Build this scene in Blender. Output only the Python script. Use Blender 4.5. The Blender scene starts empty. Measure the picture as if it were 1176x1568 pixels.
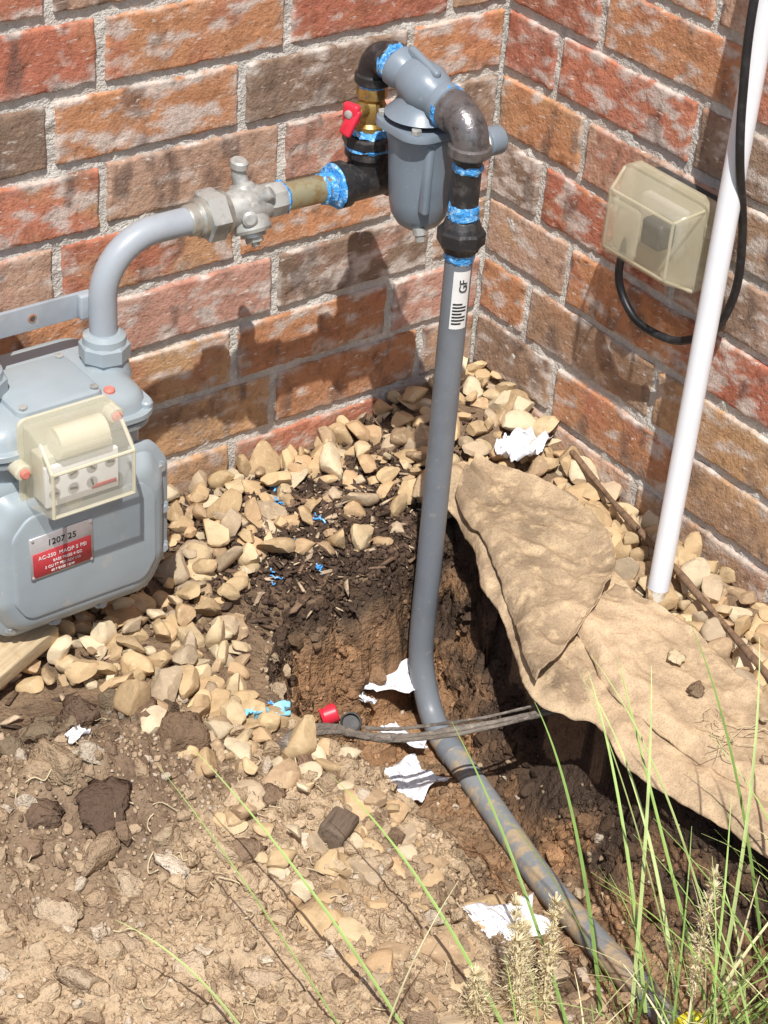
import bpy, bmesh, math, random
import numpy as np
from mathutils import Vector, Matrix, Quaternion
random.seed(7); rng=np.random.default_rng(11)
scene=bpy.context.scene
COL=scene.collection

# ------------------------------------------------------------------ noise
def _hash(ix,iy,seed):
    h=(ix.astype(np.int64)*374761393+iy.astype(np.int64)*668265263+seed*1442695041)&0xFFFFFFFF
    h=((h^(h>>13))*1274126177)&0xFFFFFFFF
    h=(h^(h>>16))&0xFFFFFFFF
    return h/4294967295.0
def vn(x,y,seed=0):
    fx=np.floor(x);fy=np.floor(y);tx=x-fx;ty=y-fy
    tx=tx*tx*(3-2*tx);ty=ty*ty*(3-2*ty)
    a=_hash(fx,fy,seed);b=_hash(fx+1,fy,seed);c=_hash(fx,fy+1,seed);d=_hash(fx+1,fy+1,seed)
    return (a*(1-tx)+b*tx)*(1-ty)+(c*(1-tx)+d*tx)*ty
def fbm(x,y,f,o=4,seed=0):
    x=np.asarray(x,float);y=np.asarray(y,float)
    s=0;a=.5;n=0
    for i in range(o):
        ca,sa=math.cos(i*.9+.3),math.sin(i*.9+.3)
        s=s+a*vn((x*ca-y*sa)*f+17.3*i,(x*sa+y*ca)*f+5.1*i,seed+i);n+=a;a*=.5;f*=2
    return s/n*2-1
def sst(a,b,x):
    t=np.clip((x-a)/(b-a),0,1);return t*t*(3-2*t)

# ------------------------------------------------------------------ materials
def M(name,base=(.5,.5,.5),rough=.6,metal=0.0,attr=None,noise=None,bump=None,alpha=1.0,spec=.5):
    """noise: list of (scale, color, lo, hi, detail); bump: list of (scale,strength,distance)"""
    m=bpy.data.materials.new(name);m.use_nodes=True
    nt=m.node_tree;N=nt.nodes;L=nt.links
    b=N['Principled BSDF']
    b.inputs['Roughness'].default_value=rough;b.inputs['Metallic'].default_value=metal
    b.inputs['Specular IOR Level'].default_value=spec
    b.inputs['Alpha'].default_value=alpha
    tc=N.new('ShaderNodeTexCoord')
    if attr:
        a=N.new('ShaderNodeAttribute');a.attribute_name=attr;cur=a.outputs['Color']
    else:
        a=N.new('ShaderNodeRGB');a.outputs[0].default_value=(*base,1);cur=a.outputs[0]
    for (sc,col,lo,hi,det) in (noise or []):
        n=N.new('ShaderNodeTexNoise')
        if isinstance(sc,tuple):
            mp=N.new('ShaderNodeMapping');mp.inputs['Scale'].default_value=sc
            L.new(tc.outputs['Object'],mp.inputs['Vector']);L.new(mp.outputs[0],n.inputs['Vector']);n.inputs['Scale'].default_value=1
        else:
            L.new(tc.outputs['Object'],n.inputs['Vector']);n.inputs['Scale'].default_value=sc
        n.inputs['Detail'].default_value=min(det,3);n.inputs['Roughness'].default_value=.7
        r=N.new('ShaderNodeMapRange');r.inputs['From Min'].default_value=lo;r.inputs['From Max'].default_value=hi
        L.new(n.outputs['Fac'],r.inputs['Value'])
        mx=N.new('ShaderNodeMix');mx.data_type='RGBA'
        if len(col)==1:
            mx.blend_type='MULTIPLY';c=(col[0],)*3
        else: c=col
        mx.inputs['B'].default_value=(*c,1)
        L.new(r.outputs[0],mx.inputs['Factor']);L.new(cur,mx.inputs['A']);cur=mx.outputs['Result']
    L.new(cur,b.inputs['Base Color'])
    for (sc,st,di) in (bump or [])[:1]:
        n=N.new('ShaderNodeTexNoise');n.inputs['Scale'].default_value=sc;n.inputs['Detail'].default_value=2;n.inputs['Roughness'].default_value=.7
        L.new(tc.outputs['Object'],n.inputs['Vector'])
        bp=N.new('ShaderNodeBump');bp.inputs['Strength'].default_value=st;bp.inputs['Distance'].default_value=di
        L.new(n.outputs['Fac'],bp.inputs['Height'])
        L.new(bp.outputs[0],b.inputs['Normal'])
    return m

DUST=(.46,.35,.225)
m_brick=M('brick',attr='Col',rough=.93,spec=.15,
  noise=[(32,(.68,),.48,.72,3),(120,(.64,),.52,.72,3),((50,50,170),(.72,.63,.56),.60,.72,3)],
  bump=[(190,.8,.002)])
m_mortar=M('mortar',(.58,.55,.50),rough=.95,spec=.2,noise=[(22,(.72,),.5,.8,3),(110,(.74,.71,.67),.5,.75,3)],bump=[(190,.9,.004)])
m_ground=M('soil',attr='Col',rough=.97,spec=.12,noise=[(70,(.60,),.5,.72,3),(230,(.60,),.52,.75,3)],bump=[(130,1,.006)])
m_stone=M('river_stone',attr='Col',rough=.82,spec=.2,noise=[(45,(.64,),.5,.8,3),(110,(.66,.51,.32),.55,.8,3)],bump=[(110,.5,.002)])
m_clod=M('dirt_clod',attr='Col',rough=.98,spec=.08,noise=[(170,(.6,),.5,.75,3)],bump=[(220,1,.004)])
m_chip=M('bark_mulch',attr='Col',rough=.9,spec=.2,noise=[((60,400,60),(.5,),.45,.7,2)])
m_paint=M('grey_meter_paint',(.345,.40,.43),rough=.38,noise=[(9,(.86,),.45,.75,3),(30,(.48,.46,.42),.62,.82,3),(240,(.54,.51,.45),.66,.8,3)],bump=[(160,.12,.001)])
m_pipe=M('grey_pipe_paint',(.36,.395,.435),rough=.42,noise=[(14,(.76,),.5,.8,3),(60,(.50,.45,.38),.64,.8,3)],bump=[(140,.12,.001)])
m_riser=M('grey_riser_coating',(.19,.21,.235),rough=.42,noise=[(14,(.8,),.5,.8,3),(80,(.40,.35,.29),.62,.85,3)],bump=[(100,.15,.001)])
m_riserdirt=M('dusty_riser',(.24,.255,.27),rough=.7,noise=[(24,DUST,.50,.60,3),(70,(.34,.30,.23),.50,.66,3)],bump=[(100,.4,.002)])
m_reg=M('regulator_paint',(.205,.25,.30),rough=.36,noise=[(18,(.84,),.5,.8,3),(160,(.42,.42,.42),.66,.8,3)],bump=[(200,.12,.001)])
m_zinc=M('zinc',(.50,.49,.44),rough=.4,metal=.6,noise=[(50,(.6,),.45,.7,3)],bump=[(150,.2,.001)])
m_dull=M('galvanised',(.46,.46,.435),rough=.5,metal=.25,noise=[(40,(.55,),.45,.7,3),(90,(.62,.59,.52),.6,.8,3)],bump=[(150,.3,.001)])
m_black=M('black_iron',(.035,.034,.036),rough=.42,metal=.3,noise=[(60,(.12,.11,.11),.5,.75,3)],bump=[(220,.5,.001)])
m_gelbow=M('dark_cast_iron',(.20,.185,.185),rough=.36,metal=.55,noise=[(60,(.08,.075,.08),.5,.7,3)],bump=[(260,.5,.001)])
m_brass=M('brass',(.46,.30,.10),rough=.38,metal=.7,noise=[(60,(.25,.16,.06),.5,.7,3),(90,(.10,.28,.5),.63,.68,3)],bump=[(150,.3,.001)])
m_yzinc=M('yellow_zinc_nipple',(.42,.39,.25),rough=.4,metal=.5,noise=[(40,(.36,.24,.10),.5,.62,3),(90,(.12,.3,.55),.66,.7,3)])
m_blue=M('blue_thread_sealant',(.06,.33,.75),rough=.5,noise=[(140,(.45,.72,.95),.5,.65,3)],bump=[(200,.8,.003)])
m_red=M('red_plastic',(.70,.03,.06),rough=.4,noise=[(60,(.75,),.5,.8,3)])
m_orange=M('faded_red_seal',(.68,.22,.17),rough=.6,noise=[(80,(.75,),.5,.8,3)])
m_white=M('white_pvc',(.80,.82,.85),rough=.35,noise=[((15,15,3),(.84,),.5,.8,3),(40,(.6,.54,.44),.68,.82,3)])
m_whited=M('dirty_pvc',(.76,.72,.64),rough=.6,noise=[(40,DUST,.45,.62,3)])
m_cable=M('black_rubber',(.018,.018,.02),rough=.4,noise=[(60,(.04,.04,.04),.5,.7,2)])
m_smoke=M('smoky_polycarbonate',(.74,.68,.50),rough=.12,alpha=.20,noise=[(25,(.78,.74,.60),.5,.75,3)])
m_smoke2=M('smoky_polycarbonate_edge',(.60,.55,.38),rough=.2,alpha=.50,noise=[(25,(.76,.72,.58),.5,.75,3)])
m_clear=M('clear_polycarbonate',(.80,.78,.64),rough=.12,alpha=.24,noise=[(25,(.85,.82,.72),.5,.75,3)])
m_clear2=M('polycarbonate_edge',(.78,.74,.56),rough=.2,alpha=.62,noise=[(25,(.8,.78,.66),.5,.75,3)])
m_dark=M('dark_plastic',(.05,.05,.05),rough=.5,noise=[(60,(.09,.085,.08),.5,.7,2)])
m_olive=M('aged_grey_plastic',(.30,.285,.23),rough=.6,noise=[(60,(.38,.35,.28),.5,.7,2)])
m_fabric=M('landscape_fabric',attr='Col',rough=.95,spec=.08,noise=[(14,(.68,),.5,.68,3),(45,(.64,.48,.30),.50,.75,3),(480,(.72,),.5,.7,1)],bump=[(60,.6,.005)])
m_paper=M('white_paper',(.80,.81,.84),rough=.7,noise=[((350,60,350),(.35,.36,.42),.60,.63,2),(20,(.9,),.5,.8,3)])
m_label=M('white_label',(.80,.80,.78),rough=.5,noise=[(30,(.9,),.5,.8,2)])
m_ylabel=M('yellow_label',(.80,.55,.08),rough=.5,noise=[(60,(.8,.75,.6),.55,.6,2)])
m_olabel=M('orange_label',(.8,.16,.05),rough=.5,noise=[(60,(.8,),.5,.8,2)])
m_ink=M('black_ink',(.02,.02,.02),rough=.6,noise=[(60,(.03,.03,.03),.5,.8,2)])
m_plate=M('aluminium_plate',(.50,.47,.47),rough=.35,metal=.3,noise=[(50,(.75,),.5,.8,3)])
m_redplate=M('red_plate',(.50,.05,.06),rough=.4,noise=[(80,(.75,),.5,.8,3)])
m_wood=M('weathered_wood',(.58,.45,.28),rough=.85,noise=[((8,120,120),(.6,),.45,.7,3),(40,(.40,.28,.16),.6,.8,3)],bump=[(120,.4,.002)])
m_stick=M('grey_root',(.20,.17,.14),rough=.9,noise=[((30,30,200),(.45,),.45,.7,3),(90,(.34,.29,.24),.55,.75,3)],bump=[(180,.9,.003)])
m_twig=M('brown_twig',(.22,.135,.08),rough=.9,noise=[(90,(.5,),.45,.7,3)],bump=[(180,.9,.002)])
m_grass=M('grass',attr='Col',rough=.5,spec=.3,noise=[(40,(.75,),.5,.8,1)])
m_yellow=M('yellow_gas_pipe',(.80,.68,.04),rough=.45,noise=[(40,DUST,.6,.75,3)])
m_straw=M('dry_straw',(.60,.50,.32),rough=.8,noise=[(90,(.7,),.5,.7,1)])

# ------------------------------------------------------------------ mesh helpers
def mesh_obj(name,verts,faces,mats,parent=None,smooth=True,sharp=None,col=None):
    me=bpy.data.meshes.new(name)
    verts=np.asarray(verts,float).reshape(-1,3)
    if isinstance(faces,np.ndarray):
        k=faces.shape[1];n=len(faces)
        me.vertices.add(len(verts));me.vertices.foreach_set('co',verts.ravel())
        me.loops.add(n*k);me.loops.foreach_set('vertex_index',faces.ravel().astype(np.int32))
        me.polygons.add(n);me.polygons.foreach_set('loop_start',np.arange(n,dtype=np.int32)*k)
        me.polygons.foreach_set('loop_total',np.full(n,k,np.int32))
        me.update(calc_edges=True)
    else:
        me.from_pydata([tuple(v) for v in verts],[],faces);me.update()
    if not isinstance(mats,(list,tuple)):mats=[mats]
    for m in mats:me.materials.append(m)
    if smooth:
        me.polygons.foreach_set('use_smooth',np.ones(len(me.polygons),bool))
        if sharp:me.set_sharp_from_angle(angle=math.radians(sharp))
    if col is not None:
        a=me.attributes.new('Col','FLOAT_COLOR','POINT')
        c=np.ones((len(verts),4));c[:,:3]=col;a.data.foreach_set('color',c.ravel())
    ob=bpy.data.objects.new(name,me);COL.objects.link(ob)
    if parent:ob.parent=parent
    return ob
def empty(name):
    e=bpy.data.objects.new(name,None);e.empty_display_size=.05;COL.objects.link(e);return e
def catmull(P,n):
    P=[Vector(p) for p in P];P=[P[0]*2-P[1]]+P+[P[-1]*2-P[-2]];out=[]
    for i in range(1,len(P)-2):
        for k in range(n):
            t=k/n;a,b,c,d=P[i-1],P[i],P[i+1],P[i+2]
            out.append(.5*((2*b)+(c-a)*t+(2*a-5*b+4*c-d)*t*t+(3*b-a-3*c+d)*t**3))
    out.append(P[-2]);return out
def frames(P):
    T=[(P[min(i+1,len(P)-1)]-P[max(i-1,0)]).normalized() for i in range(len(P))]
    n=T[0].orthogonal().normalized();R=[]
    for t in T:
        n=(n-t*n.dot(t)).normalized();R.append((n.copy(),t.cross(n)))
    return R
def tube_data(P,r,seg=24,n=8,wob=0,raw=False):
    P=[Vector(p) for p in P] if raw else catmull(P,n)
    F=frames(P);V=[];k=len(P)
    for i,p in enumerate(P):
        rr=r if not callable(r) else r(i/(k-1))
        for j in range(seg):
            a=2*math.pi*j/seg;w=1+(random.uniform(-wob,wob) if wob else 0)
            V.append(p+(F[i][0]*math.cos(a)+F[i][1]*math.sin(a))*rr*w)
    fs=[[i*seg+j,i*seg+(j+1)%seg,(i+1)*seg+(j+1)%seg,(i+1)*seg+j] for i in range(k-1) for j in range(seg)]
    fs.append(list(range(seg))[::-1]);fs.append([(k-1)*seg+j for j in range(seg)])
    return V,fs
def tube(name,P,r,mat,parent=None,seg=24,n=8,wob=0,raw=False):
    V,fs=tube_data(P,r,seg,n,wob,raw)
    return mesh_obj(name,V,fs,mat,parent,True,40)
def lathe(name,o,d,prof,mat,parent=None,seg=32,rot=0,sx=1,wob=0):
    o=Vector(o);d=Vector(d).normalized();u=d.orthogonal().normalized()
    if abs(d.z)>.9:u=Vector((1,0,0))-d*d.x;u.normalize()
    w=d.cross(u);V=[]
    for t,r in prof:
        for j in range(seg):
            a=2*math.pi*j/seg+rot;q=1+(random.uniform(-wob,wob) if wob else 0)
            V.append(o+d*(t+(random.uniform(-wob,wob)*.03 if wob else 0))+(u*math.cos(a)*sx+w*math.sin(a))*r*q)
    k=len(prof)
    fs=[[i*seg+j,i*seg+(j+1)%seg,(i+1)*seg+(j+1)%seg,(i+1)*seg+j] for i in range(k-1) for j in range(seg)]
    fs.append(list(range(seg))[::-1]);fs.append([(k-1)*seg+j for j in range(seg)])
    return mesh_obj(name,V,fs,mat,parent,True,30)
def hexnut(name,o,d,h,r,mat,parent=None,rot=0,seg=6):
    c=r*.10
    return lathe(name,o,d,[(0,r-c),(c*.7,r),(h-c*.7,r),(h,r-c)],mat,parent,seg,rot)
def rbox(name,c,s,bev,mat,parent=None,rot=None,seg=3):
    bm=bmesh.new();bmesh.ops.create_cube(bm,size=1)
    for v in bm.verts:v.co=Vector((v.co.x*s[0],v.co.y*s[1],v.co.z*s[2]))
    bmesh.ops.bevel(bm,geom=bm.edges[:],offset=bev,segments=seg,affect='EDGES',profile=.5)
    me=bpy.data.meshes.new(name);bm.to_mesh(me);bm.free();me.materials.append(mat)
    me.polygons.foreach_set('use_smooth',np.ones(len(me.polygons),bool));me.set_sharp_from_angle(angle=math.radians(50))
    ob=bpy.data.objects.new(name,me);COL.objects.link(ob);ob.location=c
    if rot:ob.rotation_euler=rot
    if parent:ob.parent=parent
    return ob
def round_poly(P,R,n=8):
    out=[];k=len(P)
    for i in range(k):
        p=Vector(P[i]);a=Vector(P[i-1])-p;b=Vector(P[(i+1)%k])-p
        r=R[i] if isinstance(R,(list,tuple)) else R
        a.normalize();b.normalize();ang=a.angle(b);d=r/math.tan(ang/2)
        p0=p+a*d;p1=p+b*d
        c=p+(a+b).normalized()*(r/math.sin(ang/2))
        v0=p0-c;v1=p1-c;th=v0.angle(v1)
        for j in range(n+1):
            t=j/n;out.append(c+(v0*math.sin((1-t)*th)+v1*math.sin(t*th))/math.sin(th))
    return out
def loft(name,poly,levels,axis,mat,parent=None,sharp=35):
    xs_=[p[0] for p in poly];ys_=[p[1] for p in poly]
    cx=(min(xs_)+max(xs_))/2;cy=(min(ys_)+max(ys_))/2;hw=(max(xs_)-min(xs_))/2;hh=(max(ys_)-min(ys_))/2
    V=[];k=len(poly)
    for (t,ins) in levels:
        for p in poly:
            a=cx+(p[0]-cx)*(1-ins/hw);b=cy+(p[1]-cy)*(1-ins/hh)
            V.append({'y':(a,t,b),'z':(a,b,t),'x':(t,a,b)}[axis])
    n=len(levels)
    fs=[[i*k+j,i*k+(j+1)%k,(i+1)*k+(j+1)%k,(i+1)*k+j] for i in range(n-1) for j in range(k)]
    fs.append(list(range(k))[::-1]);fs.append([(n-1)*k+j for j in range(k)])
    ob=mesh_obj(name,V,fs,mat,parent,True,sharp)
    bm=bmesh.new();bm.from_mesh(ob.data);bmesh.ops.recalc_face_normals(bm,faces=bm.faces[:]);bm.to_mesh(ob.data);bm.free()
    return ob
def text(name,s,loc,size,mat,parent,rot=(math.pi/2,0,0),align='CENTER'):
    cu=bpy.data.curves.new(name,'FONT');cu.body=s;cu.size=size;cu.align_x=align;cu.align_y='CENTER';cu.extrude=.0002
    cu.materials.append(mat);ob=bpy.data.objects.new(name,cu);COL.objects.link(ob);ob.location=loc;ob.rotation_euler=rot;ob.parent=parent;return ob

# ------------------------------------------------------------------ terrain
RX,RY=-.312,-.311
PIPE=[(RX-.016,RY-.075,-.281),(-.335,-.42,-.280),(-.365,-.54,-.272),(-.405,-.67,-.252),(-.44,-.80,-.222),(-.478,-.93,-.180),(-.52,-1.06,-.15)]
LP=np.array([(-.15,-.175),(-.207,-.205),(-.30,-.235),(-.364,-.25),(-.419,-.242),(-.495,-.25),(-.573,-.323),(-.622,-.418),(-.62,-.50),(-.63,-.633),(-.66,-.748),(-.66,-.9),(-.66,-1.2)])
RP=np.array([(-.15,-.175),(-.165,-.24),(-.20,-.35),(-.245,-.45),(-.29,-.55),(-.285,-.66),(-.285,-.75),(-.27,-.86),(-.25,-1.0),(-.25,-1.2)])
def dpoly(x,y,P):
    d=np.full(x.shape,9.)
    for a,b in zip(P[:-1],P[1:]):
        ab=b-a;t=np.clip(((x-a[0])*ab[0]+(y-a[1])*ab[1])/(ab@ab),0,1)
        d=np.minimum(d,np.hypot(x-a[0]-t*ab[0],y-a[1]-t*ab[1]))
    return d
def inpoly(x,y,P):
    r=np.zeros(x.shape,bool);n=len(P)
    for i in range(n):
        x0,y0=P[i];x1,y1=P[(i+1)%n]
        if y0==y1:continue
        c=((y0>y)!=(y1>y))&(x<(x1-x0)*(y-y0)/(y1-y0)+x0);r^=c
    return r
HP=np.vstack([LP,RP[::-1][:-1]])
pp=np.array([q[:] for q in catmull(PIPE,6)])
def terrain(x,y):
    wx=x+.020*fbm(x,y,20,4,5);wy=y+.020*fbm(x,y,20,4,9)
    dl=dpoly(wx,wy,LP);dr=dpoly(wx,wy,RP);ins=inpoly(wx,wy,HP)
    h0=-.062+.052*np.exp(-((x+.02)**2+(y+.04)**2)/.16**2)
    dout=np.where(ins,0,np.minimum(dl,dr))
    near=np.exp(-(dout/.07)**2)
    h0=h0-.03*near*sst(-.55,-.35,y)
    heap=sst(-.66,-.80,x)*sst(-.30,-.45,y)
    h0=h0+heap*(.030+.026*fbm(x,y,7,3,21))+.035*np.exp(-((x+.86)**2+(y+.42)**2)/.10**2)*sst(-.28,-.36,y)
    loose=np.clip(heap+sst(-.62,-.70,x)*sst(-.35,-.5,y),0,1)
    h0=h0+.005*fbm(x,y,40,4,31)+loose*(.016*fbm(x,y,24,5,33)+.010*np.abs(fbm(x,y,70,3,35)))
    wl=.060+.15*sst(-.42,-.62,y)
    wr=.075+.03*sst(-.4,-.6,y)
    D=np.interp(y,[-1.2,-.95,-.72,-.5,-.2],[.05,.13,.20,.215,.215])
    c=np.minimum(sst(0,1,dl/wl),sst(0,1,dr/wr))*ins*sst(-1.10,-.98,y)
    rough=np.sin(np.clip(c,0,1)*math.pi)
    h=h0-D*c+ins*(rough*.020+.003)*fbm(x,y,30,5,41)
    h=h+ins*.02*sst(-.50,-.62,x)*sst(-.5,-.6,y)*fbm(x,y,28,4,47)
    h=h+ins*sst(.1,.4,c)*.012*np.abs(fbm(x,y,36,4,51))
    # bed worn around the pipe so it lies on the trench floor
    px=np.interp(-y,-pp[:,1],pp[:,0]);pz=np.interp(-y,-pp[:,1],pp[:,2])
    dd=np.abs(x-px);lim=pz-.009+np.clip(dd-.020,0,9)*1.1+.003*fbm(x,y,60,3,53)
    m=(y<-.36)&(y>-.99)&(dd<.10)
    h=np.where(m,np.minimum(h,lim),h)
    far=sst(1.5,6,np.hypot(x,y));h=h*(1-far)+far*(-.07)
    return h,c,ins,loose,near
ex=np.array([.02,.04,.08,.16,.32,.64,1.3,2.6,5,10,20,40,80,160,300])
xs=np.concatenate([-1.35-ex[::-1],np.arange(-1.35,-.68,.0042),np.arange(-.68,-.14,.0023),np.arange(-.14,.012,.005),.012+ex])
ys=np.concatenate([-1.32-ex[::-1],np.arange(-1.32,-1.0,.0045),np.arange(-1.0,-.17,.0023),np.arange(-.17,.012,.004),.012+ex])
GX,GY=np.meshgrid(xs,ys);gx=GX.ravel();gy=GY.ravel()
h,c,ins,loose,near=terrain(gx,gy)
HG=h.reshape(GX.shape);CG=c.reshape(GX.shape)
def look(G,x,y):
    i=np.clip(np.searchsorted(xs,x),1,len(xs)-1);j=np.clip(np.searchsorted(ys,y),1,len(ys)-1);return G[j,i]
def H1(x,y):return float(look(HG,x,y))
def mixc(a,b,t):return a*(1-t[:,None])+b*t[:,None]
dHy,dHx=np.gradient(HG,ys,xs);gm_=np.hypot(dHx,dHy)+1e-6
steep=(sst(.5,1.6,gm_)).ravel()*ins*sst(.02,.1,c)*sst(.03,.06,np.abs(gx-np.interp(-gy,-pp[:,1],pp[:,0])))
u_=gx*1.0+gy*.7;v_=gx*.6-gy*1.0
push=steep*(.013*fbm(u_,h*1.5+v_*.4,32,4,401)+.009*(.4-np.abs(fbm(u_-v_*.3,h*1.2,60,3,405))))
vx_=gx-(dHx/gm_).ravel()*push;vy_=gy-(dHy/gm_).ravel()*push
vz_=h+steep*.006*fbm(u_*1.4,h*2,70,3,409)
cc=np.tile(np.array([.24,.165,.105]),(len(gx),1))
n1=fbm(gx,gy,9,5,61);n2=fbm(gx,gy,30,4,63);n3=fbm(gx,gy,90,3,65);nw=fbm(u_,h*1.4,26,4,421)
dry=np.array([.50,.375,.245]);dark=np.array([.066,.044,.031]);clay=np.array([.35,.20,.105]);clay2=np.array([.23,.14,.083])
mul=np.exp(-((gx+.36)**2/.17**2+(gy+.16)**2/.13**2))
cc=mixc(cc,dark,np.clip(mul*1.6+n2*.5,0,1)*(1-ins))
cc=mixc(cc,dry,np.clip(loose*1.0+n1*.9+.05,0,1)*np.clip(loose*2,0,1))
dkz=np.exp(-(((gx+.83)/.13)**2+((gy+.37)/.08)**2))+.8*np.exp(-(((gx+.89)/.08)**2+((gy+.53)/.06)**2))+.7*np.exp(-(((gx+.75)/.08)**2+((gy+.50)/.05)**2))
cc=mixc(cc,np.array([.14,.092,.062]),np.clip(dkz*1.3+n2*.6-.2,0,1)*np.clip(dkz*3,0,1))
cc=mixc(cc,np.array([.22,.15,.10]),np.clip(loose*(fbm(gx,gy,5,3,69)*2.2-.35),0,.75))
cc=mixc(cc,np.array([.18,.12,.078]),np.clip(loose*(fbm(gx,gy,22,3,71)*2.4-.7),0,.7))
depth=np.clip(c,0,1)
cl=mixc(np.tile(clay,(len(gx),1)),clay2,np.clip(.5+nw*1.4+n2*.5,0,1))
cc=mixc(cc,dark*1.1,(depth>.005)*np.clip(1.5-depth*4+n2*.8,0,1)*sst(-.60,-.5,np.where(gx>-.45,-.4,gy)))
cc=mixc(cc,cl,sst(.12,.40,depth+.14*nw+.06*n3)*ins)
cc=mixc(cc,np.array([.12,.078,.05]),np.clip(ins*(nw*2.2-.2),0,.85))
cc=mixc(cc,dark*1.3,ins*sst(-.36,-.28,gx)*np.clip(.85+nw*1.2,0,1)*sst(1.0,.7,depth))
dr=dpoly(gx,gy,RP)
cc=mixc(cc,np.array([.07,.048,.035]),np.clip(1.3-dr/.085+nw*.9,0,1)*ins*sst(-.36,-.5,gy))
sand=ins*np.exp(-((gx+.60)**2/.07**2+(gy+.62)**2/.22**2))
cc=mixc(cc,dry*.92,np.clip(sand*1.2+n2*.5,0,1)*np.clip(sand*2,0,1))
flo=ins*sst(.9,1.0,depth);cc=mixc(cc,np.array([.34,.225,.135]),flo*np.clip(.5+n2,0,.8)*sst(-.3,-.4,gx))
out=sst(1.0,1.6,np.maximum(-gx*.75,-gy))
cc=mixc(cc,np.array([.10,.115,.045]),out*np.clip(.6+n1,0,1))
CCG=cc.reshape(GX.shape+(3,))
nx,ny=len(xs),len(ys)
idx=np.arange(nx*ny).reshape(ny,nx)
fc=np.stack([idx[:-1,:-1],idx[:-1,1:],idx[1:,1:],idx[1:,:-1]],-1).reshape(-1,4)
mesh_obj('ground',np.stack([vx_,vy_,vz_],1),fc,m_ground,col=cc)

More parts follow.
